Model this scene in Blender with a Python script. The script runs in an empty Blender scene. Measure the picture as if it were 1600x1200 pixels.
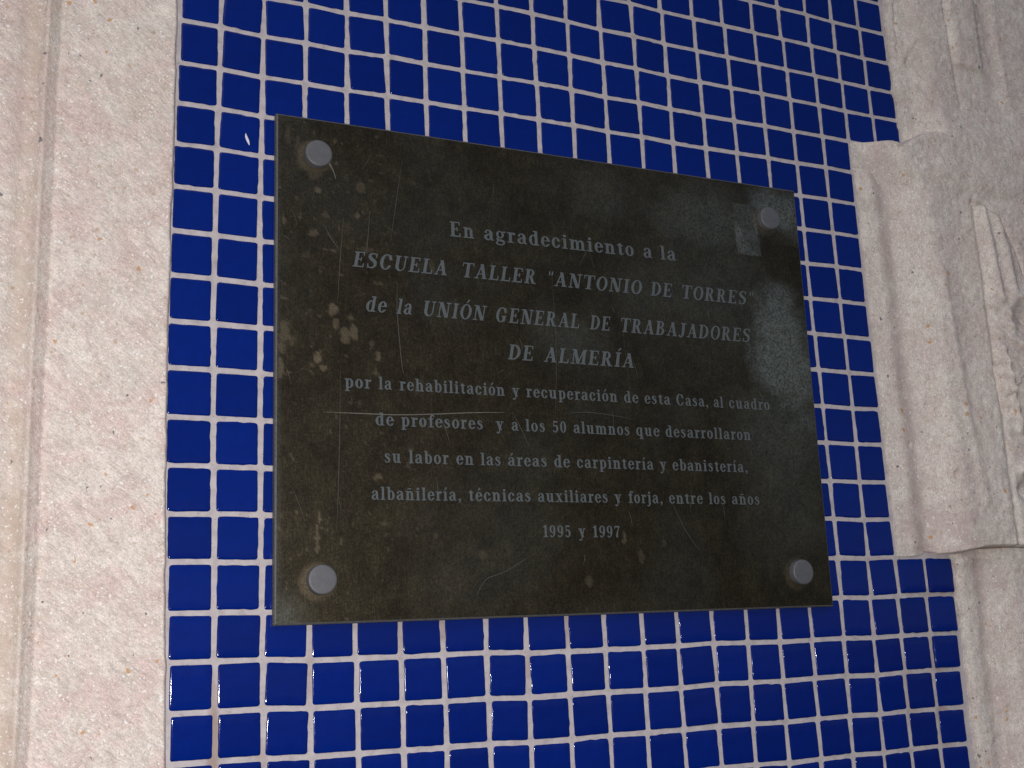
import bpy, math, random
import numpy as np

# ------------------------------------------------------------------ scene, camera, light
S = bpy.context.scene
U = 0.025                       # one mosaic pitch is 25 mm; lengths below are in pitches
ORG = np.array([0.0, 0.0, 1.75])  # top left of the mosaic grid, in metres

def W(x, d, z):
    """x to the right, d out of the wall towards the viewer, z up, in pitches -> metres"""
    return (ORG[0] + x * U, ORG[1] - d * U, ORG[2] + z * U)

cam_data = bpy.data.cameras.new('camera')
cam = bpy.data.objects.new('camera', cam_data)
S.collection.objects.link(cam)
RC = [[0.905332, -0.422561, -0.04261], [0.057541, 0.221443, -0.973474], [0.420788, 0.878866, 0.224794]]
CP = (-4.07449638, 25.04582435, -14.27659139)
from mathutils import Matrix
loc = W(*CP)
cam.matrix_world = Matrix(((RC[0][0], -RC[1][0], -RC[2][0], loc[0]),
                           (RC[0][1], -RC[1][1], -RC[2][1], loc[1]),
                           (RC[0][2], -RC[1][2], -RC[2][2], loc[2]),
                           (0, 0, 0, 1)))
cam_data.sensor_width = 36.0
cam_data.lens = 1891.544 / 1600 * 36
cam_data.clip_start = 0.01
cam_data.clip_end = 200
S.camera = cam

world = bpy.data.worlds.new("World")
S.world = world
world.use_nodes = True
wn = world.node_tree
bg = wn.nodes['Background']
sky = wn.nodes.new('ShaderNodeTexSky')
sky.sky_type = 'NISHITA'
sky.sun_disc = False
sky.sun_elevation = math.radians(52)
sky.sun_rotation = math.radians(205)      # bright side matches the added fill lamp, front left of the wall
wn.links.new(sky.outputs[0], bg.inputs[0])
bg.inputs[1].default_value = 0.05

fill_sun = bpy.data.lights.new('fill_sun', 'SUN')  # wide soft lamp added as ambient fill
fill_sun.energy = 0.62
fill_sun.angle = math.radians(60)
fill_sun.color = (1.0, 0.95, 0.90)
so_ = bpy.data.objects.new('fill_sun', fill_sun)
S.collection.objects.link(so_)
from mathutils import Vector
_e, _a = math.radians(52), math.radians(205)
_dir = Vector((math.sin(_a) * math.cos(_e), math.cos(_a) * math.cos(_e), math.sin(_e)))   # towards the sun
so_.rotation_euler = _dir.to_track_quat('Z', 'Y').to_euler()
so_.location = (-1, -2, 4)

# the camera's own flash, beside the lens: the photograph was lit by it (falloff to the upper right, glints on tile edges)
fl = bpy.data.lights.new('camera_flash', 'POINT')
fl.shadow_soft_size = 0.008
fl.energy = 15.5
fl.color = (1.0, 0.96, 0.925)
fo = bpy.data.objects.new('camera_flash', fl)
S.collection.objects.link(fo)
FP = (-4.6, 25.0, -14.9)
fo.location = W(*FP)
from mathutils import Vector

S.view_settings.view_transform = 'Standard'
S.view_settings.look = 'None'
S.view_settings.exposure = 0
S.view_settings.gamma = 1

# ------------------------------------------------------------------ helpers
rng = np.random.default_rng(7)
random.seed(7)

def fbm(x, y, scale, octaves=4, seed=0, gain=0.5):
    x = np.asarray(x, float) * scale; y = np.asarray(y, float) * scale
    tab = np.random.default_rng(1000 + seed).random((256, 256))
    out = 0; amp = 1; tot = 0
    for o in range(octaves):
        xi = np.floor(x).astype(int); yi = np.floor(y).astype(int)
        fx = x - xi; fy = y - yi
        fx = fx * fx * (3 - 2 * fx); fy = fy * fy * (3 - 2 * fy)
        a = tab[xi & 255, yi & 255]; b = tab[(xi + 1) & 255, yi & 255]
        c = tab[xi & 255, (yi + 1) & 255]; d = tab[(xi + 1) & 255, (yi + 1) & 255]
        out = out + amp * ((a * (1 - fx) + b * fx) * (1 - fy) + (c * (1 - fx) + d * fx) * fy)
        tot += amp; amp *= gain
        x = x * 2.03 + 17.3; y = y * 2.03 + 5.7
    return out / tot - 0.5

def sstep(a, b, x):
    t = np.clip((x - a) / (b - a), 0, 1)
    return t * t * (3 - 2 * t)

def polydist(x, z, pts):
    d = np.full(np.shape(x), 1e9)
    for (x0, z0), (x1, z1) in zip(pts[:-1], pts[1:]):
        vx, vz = x1 - x0, z1 - z0
        t = np.clip(((x - x0) * vx + (z - z0) * vz) / (vx * vx + vz * vz + 1e-12), 0, 1)
        d = np.minimum(d, np.hypot(x - x0 - t * vx, z - z0 - t * vz))
    return d

def ridge(x, z, pts, w, h):
    return h * np.exp(-(polydist(x, z, pts) / w) ** 2)

def mesh_obj(name, verts, faces, mat, parent=None, smooth=True, attrs=None, loc=None):
    """verts are world metres; loc is where the object's own origin goes"""
    base = np.array(loc if loc is not None else (parent.location[:] if parent else (0, 0, 0)), float)
    v = np.asarray(verts, float) - base
    me = bpy.data.meshes.new(name)
    me.from_pydata(v.tolist(), [], faces if isinstance(faces, list) else faces.tolist())
    if attrs:
        for k, a in attrs.items():
            at = me.attributes.new(k, 'FLOAT', 'POINT')
            at.data.foreach_set('value', np.asarray(a, np.float32).ravel())
    if smooth:
        me.polygons.foreach_set('use_smooth', [True] * len(me.polygons))
    me.materials.append(mat)
    me.update()
    o = bpy.data.objects.new(name, me)
    S.collection.objects.link(o)
    if parent:
        o.parent = parent
        o.location = base - np.array(parent.location[:])
    else:
        o.location = base
    return o

def root(name, label, cat, at):
    o = bpy.data.objects.new(name, None)
    S.collection.objects.link(o)
    o.empty_display_size = 0.02
    o.location = W(*at)
    o['label'] = label; o['category'] = cat
    return o

def grid_faces(nu, nv, base=0):
    """vertices indexed [iv*nu+iu]; u to the right, v downwards; faces look at the viewer"""
    iu, iv = np.meshgrid(np.arange(nu - 1), np.arange(nv - 1))
    a = (iv * nu + iu).ravel() + base
    return np.stack([a, a + nu, a + nu + 1, a + 1], 1)

# ------------------------------------------------------------------ materials
class NT:
    def __init__(s, name):
        s.m = bpy.data.materials.new(name); s.m.use_nodes = True
        s.t = s.m.node_tree; s.b = s.t.nodes['Principled BSDF']
        s.tc = s.t.nodes.new('ShaderNodeTexCoord')
    def n(s, typ, **kw):
        nd = s.t.nodes.new(typ)
        for k, v in kw.items(): setattr(nd, k, v)
        return nd
    def l(s, a, b): s.t.links.new(a, b)
    def mapping(s, scale=(1, 1, 1), rot=(0, 0, 0), src=None):
        mp = s.n('ShaderNodeMapping', vector_type='TEXTURE')      # rotate first, then scale
        mp.inputs['Scale'].default_value = tuple(1.0 / q for q in scale); mp.inputs['Rotation'].default_value = rot
        s.l(src or s.tc.outputs['Object'], mp.inputs['Vector']); return mp.outputs[0]
    def noise(s, scale, detail=4, rough=0.55, vec=None, dist=0.0):
        nd = s.n('ShaderNodeTexNoise')
        nd.inputs['Scale'].default_value = scale; nd.inputs['Detail'].default_value = detail
        nd.inputs['Roughness'].default_value = rough; nd.inputs['Distortion'].default_value = dist
        s.l(vec or s.tc.outputs['Object'], nd.inputs['Vector']); return nd.outputs['Fac']
    def voro(s, scale, vec=None, feature='F1', rnd=1.0):
        nd = s.n('ShaderNodeTexVoronoi', feature=feature)
        nd.inputs['Scale'].default_value = scale; nd.inputs['Randomness'].default_value = rnd
        s.l(vec or s.tc.outputs['Object'], nd.inputs['Vector']); return nd
    def ramp(s, fac, stops, interp='LINEAR'):
        nd = s.n('ShaderNodeValToRGB'); cr = nd.color_ramp; cr.interpolation = interp
        while len(cr.elements) < len(stops): cr.elements.new(0.5)
        for e, (p, c) in zip(cr.elements, stops):
            e.position = p; e.color = (c[0], c[1], c[2], 1) if hasattr(c, '__len__') else (c, c, c, 1)
        s.l(fac, nd.inputs[0]); return nd.outputs[0]
    def mix(s, fac, a, b, mode='MIX'):
        nd = s.n('ShaderNodeMix', data_type='RGBA', blend_type=mode)
        for sock, v in ((nd.inputs[0], fac), (nd.inputs[6], a), (nd.inputs[7], b)):
            if isinstance(v, (int, float)): sock.default_value = v
            elif isinstance(v, tuple): sock.default_value = (*v, 1)
            else: s.l(v, sock)
        return nd.outputs[2]
    def math(s, op, a, b=None, clamp=False):
        nd = s.n('ShaderNodeMath', operation=op, use_clamp=clamp)
        for sock, v in ((nd.inputs[0], a), (nd.inputs[1], b)):
            if v is None: continue
            if isinstance(v, (int, float)): sock.default_value = v
            else: s.l(v, sock)
        return nd.outputs[0]
    def attr(s, name):
        nd = s.n('ShaderNodeAttribute', attribute_name=name); return nd.outputs['Fac']
    def bump(s, h, strength, dist):
        nd = s.n('ShaderNodeBump'); nd.inputs['Strength'].default_value = strength
        nd.inputs['Distance'].default_value = dist
        s.l(h, nd.inputs['Height']); s.l(nd.outputs[0], s.b.inputs['Normal']); return nd
    def set(s, **kw):
        for k, v in kw.items():
            sock = s.b.inputs[k.replace('_', ' ')]
            if isinstance(v, (int, float)): sock.default_value = v
            elif isinstance(v, tuple): sock.default_value = (*v, 1)
            else: s.l(v, sock)

def stone_material(name, light, dark, pink, streak_deg, rustc, aniso):
    n = NT(name)
    base = n.ramp(n.noise(55, 6, 0.62), [(0.32, dark), (0.50, light), (0.72, tuple(min(1, c * 1.12) for c in light))])
    pk = n.ramp(n.noise(38, 5, 0.66, dist=0.8), [(0.44, 0.0), (0.62, 1.0)])
    col = n.mix(n.math('MULTIPLY', pk, 0.75), base, pink)
    st = n.mapping((1150 / aniso, 1150, 1150), (0, math.radians(streak_deg), 0))
    stv = n.noise(1.0, 4, 0.6, vec=st)
    st2 = n.noise(1.0, 3, 0.6, vec=n.mapping((360 / aniso, 360, 360), (0, math.radians(streak_deg + 6), 0)))
    col = n.mix(0.75, col, n.ramp(stv, [(0.30, 0.72), (0.5, 1.0), (0.70, 1.22)]), 'MULTIPLY')
    col = n.mix(0.6, col, n.ramp(st2, [(0.33, 0.80), (0.5, 1.0), (0.68, 1.17)]), 'MULTIPLY')
    gr = n.noise(1500, 3, 0.7)
    col = n.mix(0.8, col, n.ramp(gr, [(0.30, 0.70), (0.5, 1.0), (0.68, 1.26)]), 'MULTIPLY')
    rust = n.attr('rust')
    rn = n.math('MULTIPLY', rust, n.ramp(n.noise(90, 5, 0.6), [(0.35, 0.2), (0.62, 1.0)]), clamp=True)
    col = n.mix(rn, col, rustc)
    # small inclusions: ochre crumbs, dark pebbles, pale crystals
    for sc, th, hue, sd, amt in ((150, 0.13, (0.50, 0.27, 0.12), 0.0, 0.8), (170, 0.11, (0.13, 0.13, 0.15), 3.1, 0.85), (420, 0.2, (0.40, 0.24, 0.12), 5.3, 0.5), (520, 0.2, (0.80, 0.78, 0.76), 7.7, 0.8), (760, 0.22, (0.78, 0.76, 0.73), 2.7, 0.7)):
        mp = n.n('ShaderNodeMapping'); mp.inputs['Location'].default_value = (sd, sd * 1.7, sd * 0.6)
        wob = n.n('ShaderNodeVectorMath', operation='ADD')
        nz = n.n('ShaderNodeTexNoise'); nz.inputs['Scale'].default_value = 260; nz.inputs['Detail'].default_value = 2
        n.l(n.tc.outputs['Object'], nz.inputs['Vector'])
        sc_ = n.n('ShaderNodeVectorMath', operation='SCALE'); sc_.inputs[3].default_value = 0.004
        n.l(nz.outputs['Color'], sc_.inputs[0])
        n.l(n.tc.outputs['Object'], mp.inputs[0]); n.l(mp.outputs[0], wob.inputs[0]); n.l(sc_.outputs[0], wob.inputs[1])
        v = n.voro(sc, wob.outputs[0])
        cell = n.n('ShaderNodeSeparateColor'); n.l(v.outputs['Color'], cell.inputs[0])
        keep = n.math('GREATER_THAN', cell.outputs[0], 0.88 if sc < 300 else 0.76)
        radius = n.math('MULTIPLY', cell.outputs[1], th * 1.9)
        near = n.math('LESS_THAN', v.outputs['Distance'], radius)
        col = n.mix(n.math('MULTIPLY', n.math('MULTIPLY', keep, near), amt), col, hue)
    h = n.math('ADD', n.math('MULTIPLY', n.noise(900, 4, 0.7), 0.7), n.math('MULTIPLY', stv, 0.8))
    h = n.math('ADD', h, n.math('MULTIPLY', n.noise(260, 3, 0.6), 0.8))
    n.bump(h, 0.45, 0.0007)
    n.set(Base_Color=col, Roughness=0.9, Specular_IOR_Level=0.25)
    return n.m

M_stone_l = stone_material('pale_sandstone', (0.615, 0.55, 0.505), (0.56, 0.475, 0.42), (0.575, 0.44, 0.415), 36, (0.47, 0.37, 0.30), 3.0)
M_stone_r = stone_material('weathered_sandstone', (0.63, 0.57, 0.525), (0.56, 0.495, 0.445), (0.56, 0.465, 0.435), 84, (0.44, 0.345, 0.33), 1.8)

def grout_material():
    n = NT('grout')
    col = n.ramp(n.noise(160, 5, 0.6), [(0.3, (0.34, 0.31, 0.325)), (0.5, (0.43, 0.39, 0.405)), (0.75, (0.50, 0.46, 0.475))])
    st = n.attr('stain')
    col = n.mix(st, col, (0.28, 0.20, 0.17))
    v = n.voro(700); cell = n.n('ShaderNodeSeparateColor'); n.l(v.outputs['Color'], cell.inputs[0])
    sp = n.math('MULTIPLY', n.math('GREATER_THAN', cell.outputs[0], 0.9), n.math('LESS_THAN', v.outputs['Distance'], 0.22))
    col = n.mix(n.math('MULTIPLY', sp, 0.6), col, (0.16, 0.13, 0.12))
    n.set(Base_Color=col, Roughness=0.85, Specular_IOR_Level=0.3)
    n.bump(n.noise(1200, 4, 0.65), 0.4, 0.0004)
    return n.m
M_grout = grout_material()

def tile_material():
    n = NT('cobalt_glass_tile')
    oi = n.n('ShaderNodeObjectInfo')
    c = n.mix(oi.outputs['Random'], (0.0006, 0.0105, 0.132), (0.0008, 0.0130, 0.158))
    cl = n.ramp(n.noise(120, 4, 0.6), [(0.3, 0.9), (0.7, 1.08)])
    c = n.mix(1.0, c, cl, 'MULTIPLY')
    v = n.voro(230); cell = n.n('ShaderNodeSeparateColor'); n.l(v.outputs['Color'], cell.inputs[0])
    sp = n.math('MULTIPLY', n.math('GREATER_THAN', cell.outputs[0], 0.955), n.math('LESS_THAN', v.outputs['Distance'], 0.075))
    c = n.mix(n.math('MULTIPLY', sp, 0.75), c, (0.30, 0.42, 0.68))
    n.set(Base_Color=c, Roughness=n.ramp(n.noise(300, 4, 0.7), [(0.35, 0.045), (0.75, 0.10)]), IOR=1.45, Specular_IOR_Level=0.24)
    n.bump(n.noise(260, 3, 0.5), 0.10, 0.0003)
    return n.m
M_tile = tile_material()

def plaque_material():
    n = NT('tarnished_bronze')
    brush = n.noise(1.0, 4, 0.7, vec=n.mapping((2600, 2600, 190)))
    blot = n.noise(70, 6, 0.65)
    c = n.ramp(blot, [(0.30, (0.023, 0.0180, 0.0115)), (0.52, (0.033, 0.0268, 0.0165)), (0.72, (0.046, 0.038, 0.0225))])
    c = n.mix(0.8, c, n.ramp(brush, [(0.3, 0.60), (0.5, 1.0), (0.72, 1.55)]), 'MULTIPLY')
    c = n.mix(0.7, c, n.ramp(n.noise(1000, 3, 0.8), [(0.33, 0.50), (0.5, 1.0), (0.68, 2.1)]), 'MULTIPLY')
    pat = n.attr('patina')
    pn = n.math('MULTIPLY', pat, n.ramp(n.noise(800, 4, 0.75), [(0.38, 0.30), (0.62, 1.15)]), clamp=True)
    c = n.mix(pn, c, (0.20, 0.235, 0.228))
    dirt_glow = n.attr('dirt_glow')  # stains, plus cap reflections put into the colour
    dirt_glow = n.math('MULTIPLY', dirt_glow, n.ramp(n.noise(900, 3, 0.7), [(0.32, 0.35), (0.55, 1.0)]))
    c = n.mix(dirt_glow, c, (0.22, 0.17, 0.11))
    diel = n.math('MAXIMUM', pn, dirt_glow)
    n.set(Base_Color=c, Metallic=n.math('SUBTRACT', 0.72, n.math('MULTIPLY', diel, 0.72), clamp=True),
          Roughness=n.ramp(n.noise(240, 4, 0.6), [(0.3, 0.40), (0.7, 0.50)]), Specular_IOR_Level=0.3)
    h = n.math('ADD', brush, n.math('MULTIPLY', blot, 0.8))
    n.bump(h, 0.22, 0.0003)
    return n.m
M_plaque = plaque_material()

def plain(name, colr, rough, metal=0.0, var=0.2, scale=600, spec=0.5):
    n = NT(name)
    c = n.mix(1.0, colr, n.ramp(n.noise(scale, 4, 0.65), [(0.3, 1 - var), (0.7, 1 + var)]), 'MULTIPLY')
    n.set(Base_Color=c, Roughness=rough, Metallic=metal, Specular_IOR_Level=spec)
    n.bump(n.noise(scale * 1.3, 3, 0.6), 0.25, 0.0003)
    return n.m
M_edge = plain('worn_plate_edge', (0.11, 0.108, 0.108), 0.5, 0.3, 0.25)
M_letter = plain('blue_grey_lettering', (0.076, 0.088, 0.096), 0.6, 0.0, 0.14, 900, 0.3)
M_cap = plain('dull_zinc', (0.100, 0.101, 0.112), 0.55, 0.2, 0.10, 300)
M_scratch = plain('bare_scratch', (0.12, 0.112, 0.098), 0.5, 0.2, 0.3, 900)
M_scratch_f = plain('faint_scratch', (0.062, 0.058, 0.050), 0.5, 0.3, 0.3, 900)
M_paint = plain('white_paint', (0.62, 0.64, 0.70), 0.6, 0.0, 0.1)

# ------------------------------------------------------------------ the mosaic wall
# how far each joint of the hand-laid mosaic strays from the ideal grid
R0 = np.array([[0.017,-0.005,-0.014,-0.018,-0.023,-0.034,-0.05,-0.047,-0.024,-0.025,-0.029,-0.008,-0.037,0.004,0.019,0.058,0.05,0.068,0.031],
               [-0.001,-0.037,-0.023,-0.025,0.008,0.011,0.008,0.027,0.033,0.03,-0.009,0.013,-0.022,-0.024,-0.016,-0.01,-0.014,-0.012,-0.036]])
R14 = np.array([[0.049,0.015,-0.001,-0.001,0.003,-0.024,0.003,-0.002,0.026,0.013,0.028,0.004,0.01,0.013,-0.012,-0.031,-0.014,-0.032,-0.102,-0.113],
                [0.025,0.016,-0.023,-0.021,-0.038,-0.036,-0.035,-0.07,-0.064,-0.05,-0.053,-0.043,-0.021,-0.022,-0.037,-0.021,-0.004,-0.029,0.004,0.013]])
C1 = np.array([(0.017,-0.001),(0.0,-0.032),(-0.017,0.002),(-0.033,0.036),(-0.056,0.055),(-0.05,0.035),(-0.052,0.033),(-0.046,0.034),(-0.046,0.023),(-0.026,-0.023),(-0.027,-0.025),(-0.001,-0.022),(0.018,-0.002),(0.03,-0.016),(0.049,0.025),(0.068,0.045),(0.092,0.094)])
C18 = np.array([(-0.086,-0.21),(-0.025,-0.177),(0.019,-0.134),(0.051,-0.05),(0.068,-0.012),(0.062,0.034),(0.066,0.05),(0.077,0.073),(0.061,0.079),(0.041,0.069),(0.056,0.063),(0.094,0.059),(0.084,0.049),(0.075,0.069),(0.064,0.028),(0.053,0.042),(0.077,0.014),(0.005,-0.004),(-0.032,-0.029),(-0.058,0.032),(-0.092,0.053),(-0.122,0.115)])
JIT = np.random.default_rng(3).normal(0, 0.007, (64, 64, 2))

def joint(c, r):
    """position (x, z) of the joint at column line c, row line r"""
    cc = np.array([np.interp(c, np.arange(1, 20), R0[k]) for k in (0, 1)])
    dd = np.array([np.interp(c, np.arange(1, 21), R14[k]) for k in (0, 1)])
    ll = np.array([np.interp(r, np.arange(0, 17), C1[:, k]) for k in (0, 1)])
    rr = np.array([np.interp(r, np.arange(-4, 18), C18[:, k]) for k in (0, 1)])
    l0, l1, r0, r1 = C1[0], C1[14], C18[4], C18[18]
    u = np.clip((c - 1) / 17.0, -0.1, 1.15); v = np.clip(r / 14.0, -0.35, 1.25)
    vv = min(max(v, 0), 1)
    e = (1 - vv) * cc + vv * dd + (1 - u) * ll + u * rr - ((1 - u) * ((1 - vv) * l0 + vv * l1) + u * ((1 - vv) * r0 + vv * r1))
    j = JIT[int(c) + 12, int(r) + 16] if 0 < c < 21 else (0, 0)
    e0 = (0.085 * np.clip(1 - r / 9.0, 0, 1) + 0.07 * np.clip((r - 9) / 6.0, 0, 1.4)) if c == 0 else 0.0      # the first column is cut narrower towards the top
    return c + e[0] + j[0] + e0, -r + e[1] + j[1]

wall = root('mosaic_wall', 'wall clad in small square cobalt blue glass tiles with pale grout, between two stone jambs', 'tiled wall', (0, 0, -22))

def has_tile(c, r):
    lim = 21 if r < 0 else (19 if r < 12 else 21)
    return 0 <= c < lim

def tile_shape(seed, wobble=0.006, h=0.028):
    """pillowed glass tessera of unit size, origin in its centre, looking along -Y"""
    g = np.random.default_rng(seed)
    rad = 0.042 + g.random(4) * 0.025
    out = []
    for k, (sx, sy) in enumerate(((1, 1), (-1, 1), (-1, -1), (1, -1))):
        cx, cy = sx * (0.5 - rad[k]), sy * (0.5 - rad[k])
        a0 = math.atan2(sy, sx) - math.pi / 4
        for t in (0, 0.5, 1):
            a = a0 + t * math.pi / 2
            out.append((cx + rad[k] * math.cos(a), cy + rad[k] * math.sin(a)))
        # points along the side towards the next corner
        nx, ny = ((-1, 1), (-1, -1), (1, -1), (1, 1))[k]
        ex, ey = nx * 0.5, ny * 0.5
        for t in (0.2, 0.36, 0.5, 0.64, 0.8):
            px, py = sx * 0.5 * (1 - t) + ex * t, sy * 0.5 * (1 - t) + ey * t
            w = g.normal(0, wobble)
            if k % 2 == 0: py += w
            else: px += w
            out.append((px, py))
    out = np.array(out)
    n = len(out)
    verts = []; faces = []
    for s, d in ((1.0, -0.06), (1.0, 0.35 * h), (0.984, 0.72 * h), (0.958, 0.93 * h), (0.91, h), (0.5, h * 1.02)):
        q = out * s
        if s < 0.9:  q = np.sign(q) * np.minimum(np.abs(q), 0.5 * s)
        for x, y in q: verts.append((x, -d, y))
    for k in range(5):
        for i in range(n):
            j = (i + 1) % n
            faces.append((k * n + i, k * n + j, (k + 1) * n + j, (k + 1) * n + i))
    faces.append(tuple(5 * n + i for i in range(n)))
    return verts, faces

def tile_mesh(name, seed, wob=0.008):
    v, f = tile_shape(seed, wob)
    me = bpy.data.meshes.new(name)
    me.from_pydata((np.array(v) * U).tolist(), [], f)
    me.polygons.foreach_set('use_smooth', [True] * len(me.polygons))
    me.materials.append(M_tile)
    me.update()
    return me
TM = [tile_mesh('tile', 50 + k, 0.0030 + 0.0035 * (k % 3 == 0)) for k in range(14)]

def tile_frame(c, r):
    a, b, d, e = joint(c, r), joint(c + 1, r), joint(c + 1, r + 1), joint(c, r + 1)
    cx = (a[0] + b[0] + d[0] + e[0]) / 4; cz = (a[1] + b[1] + d[1] + e[1]) / 4
    w = (b[0] + d[0] - a[0] - e[0]) / 2 - 0.112; h = (a[1] + b[1] - d[1] - e[1]) / 2 - 0.112
    rot = math.atan2((b[1] + d[1] - a[1] - e[1]) / 2, (b[0] + d[0] - a[0] - e[0]) / 2)
    return cx, cz, w, h, rot

# camera-free test of which tiles belong to the part of the wall in the photograph (a skewed quadrilateral on the wall)
QUAD = [(-3.7, -0.35), (27.3, 6.4), (22.75, -17.75), (-2.95, -15.85)]
def in_quad(x, z):
    s = 0
    for (x0, z0), (x1, z1) in zip(QUAD, QUAD[1:] + QUAD[:1]):
        if (x1 - x0) * (z - z0) - (z1 - z0) * (x - x0) > 0.0: s += 1
    return s == 0

stuff_v, stuff_f = [], []
n_in = 0
for r in range(-14, 26):
    for c in range(21):
        if not has_tile(c, r): continue
        cx, cz, w, h, rot = tile_frame(c, r)
        if 2.25 < cx - 0.5 and cx + 0.5 < 16.55 and cz + 0.5 < -2.08 and cz - 0.5 > -13.15:
            continue                                   # wholly under the plaque
        g = random.random
        inside = any(in_quad(cx + sx * 0.42, cz + sz * 0.42) for sx in (-1, 1) for sz in (-1, 1))
        w += (g() - .5) * .024; h += (g() - .5) * .024
        if inside:
            n_in += 1
            o = bpy.data.objects.new('tile', TM[(c * 5 + r * 3 + int(g() * 14)) % 14])
            S.collection.objects.link(o)
            o.parent = wall
            o.location = Vector(W(cx, 0.0, cz)) - wall.location
            o.scale = (w * (1 if g() < .5 else -1), 1, h * (1 if g() < .5 else -1))
            if o.scale[0] * o.scale[2] < 0: o.scale[0] *= -1
            o.rotation_euler = (math.radians(random.gauss(0, 0.45)), -rot + random.gauss(0, 0.006), math.radians(random.gauss(0, 0.5)))
            if (c, r) in ((20, 12), (20, 13), (20, 14), (19, 12)): o.scale[1] = 2.2        # these sit proud and catch the flash
            if c == 20 and r == -1: o['label'] = 'chipped tile smeared with mortar at the step of the stone'
        else:
            v, f = tile_shape(50 + (c + r) % 14)
            b = len(stuff_v)
            stuff_v += [W(cx + x * w, -y, cz + z * h) for x, y, z in v]
            stuff_f += [tuple(i + b for i in q) for q in f]
print('tiles in view', n_in)
so = mesh_obj('outlying_tile', stuff_v, stuff_f, M_tile, wall); so['kind'] = 'stuff'

# grout bed
gx = np.concatenate([np.linspace(-0.6, 21.6, 445)]); gz = np.linspace(14.5, -26.5, 560)
X, Z = np.meshgrid(gx, gz)
D = 0.007 + 0.012 * fbm(X, Z, 1.3, 4, 1) + 0.008 * fbm(X, Z, 6, 3, 2)
def blob(x, z, cx, cz, rx, rz, seed=0, edge=0.35, nz=0.9, sc=None):
    q = np.hypot((x - cx) / rx, (z - cz) / rz) + nz * fbm(x, z, sc or 1.2 / max(min(rx, rz), 1e-3), 4, 40 + seed)
    return 1 - sstep(1 - edge, 1 + edge, q)
st = np.zeros_like(X)
for cx, cz, rx, rz, a in ((1.02, -14.7, .10, .5, .5), (1.05, -15.6, .12, .8, .75), (20.0, -14.6, .25, .6, .45), (20.0, -16.2, .2, .7, .6), (19.0, -15.5, .2, 1.0, .4), (20.3, -13.0, .5, .2, .35),
                          (6.0, -13.4, .12, .35, .45), (9.0, -13.5, .12, .45, .4), (5.0, -13.6, .1, .4, .35), (8.0, -14.4, .12, .3, .4), (1.1, -5.6, .2, .2, .3), (3.0, -14.3, .12, .5, .3), (2.0, -16.0, .1, .4, .35), (18.5, -12.1, 1.6, .12, .3)):
    st = np.maximum(st, a * blob(X, Z, cx, cz, rx, rz, int(cx * 7)))
V = np.stack(W(X.ravel(), D.ravel(), Z.ravel()), 1) if False else np.stack([ORG[0] + X.ravel() * U, ORG[1] - D.ravel() * U, ORG[2] + Z.ravel() * U], 1)
mesh_obj('grout', V, grid_faces(len(gx), len(gz)), M_grout, wall, attrs={'stain': st})

# ------------------------------------------------------------------ stone jambs
def nonuni(lo, a, b, hi, fine, coarse):
    return np.concatenate([np.arange(lo, a, coarse), np.arange(a, b, fine), np.arange(b, hi + coarse, coarse)])

def stone_patch(name, xs, ts, ztop, zbot, H, rustf, mat, parent, back=2.5, wob=0.0):
    """height field between two seams, closed by skirts that run back into the wall"""
    nx, nt = len(xs), len(ts)
    X, T = np.meshgrid(xs, ts)
    zt = ztop(X); zb = zbot(X)
    Z = zt + (zb - zt) * T
    Hh = H(X, Z, np.minimum(zt - Z, Z - zb))
    XX = X + wob * (1.6 * fbm(Z * 0 + 4.4, Z, 2.3, 4, 77) + 0.12 * np.sin(Z * 9)) * (1 - sstep(0, 0.9, X - xs[0]))      # ragged mortar edge against the tiles
    V = np.stack([ORG[0] + XX.ravel() * U, ORG[1] - Hh.ravel() * U, ORG[2] + Z.ravel() * U], 1)
    F = grid_faces(nx, nt).tolist()
    ru = rustf(X, Z, Hh).ravel()
    # border loop
    loop = [i for i in range(nx)] + [k * nx + nx - 1 for k in range(1, nt)] + [(nt - 1) * nx + i for i in range(nx - 2, -1, -1)] + [k * nx for k in range(nt - 2, 0, -1)]
    n = len(loop)
    b = len(V) + n
    Fr = V[loop].copy(); Bk = V[loop].copy(); Bk[:, 1] = ORG[1] + back * U
    V = np.concatenate([V, Fr, Bk]); ru = np.concatenate([ru, ru[loop], ru[loop]])
    for i in range(n):
        j = (i + 1) % n
        F.append([b - n + i, b - n + j, b + j, b + i])
    return mesh_obj(name, V, F, mat, parent, attrs={'rust': ru})

# left jamb: flat tooled face, then a groove and the rounded moulding
left = root('stone_jamb', 'pale pinkish stone jamb left of the blue tiles, flat face beside a grooved moulding', 'stone jamb', (-4, 0, -22))
def HL(x, z, e):
    wv = 0.05 * fbm(z * 0 + 3.3, z, 0.35, 3, 9)
    xx = x + wv
    face = 0.17 + 0.05 * fbm(x, z, 0.5, 4, 3) + 0.035 * fbm(x * 0.9 + z * 0.55, (z - x * 0.6) * 3.0, 1.6, 4, 4) + 0.02 * fbm(x, z, 7, 3, 5)
    mould = 0.30 + 0.02 * fbm(x * 3, z * 0.6, 1.0, 4, 6) + 0.015 * fbm(x, z, 7, 3, 5)
    cav = -0.12 * np.exp(-((xx + 2.95) / 0.22) ** 2) + 0.07 * np.exp(-((xx + 2.64) / 0.07) ** 2)
    t = sstep(-2.62, -2.34, xx)
    h = (mould + cav) * (1 - t) + face * t
    h = h - 0.025 * np.exp(-((xx + 2.36) / 0.05) ** 2)
    edge = sstep(-0.05, 0.05, x + 0.01 - 0.05 * np.clip(1 + z / 9.0, 0, 1) - 0.13 * np.clip((-z - 9) / 6.8, 0, 1.4) + 0.03 * fbm(x * 0, z, 2.2, 4, 8) * 2)
    return h * (1 - edge) - edge * 0.04
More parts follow.
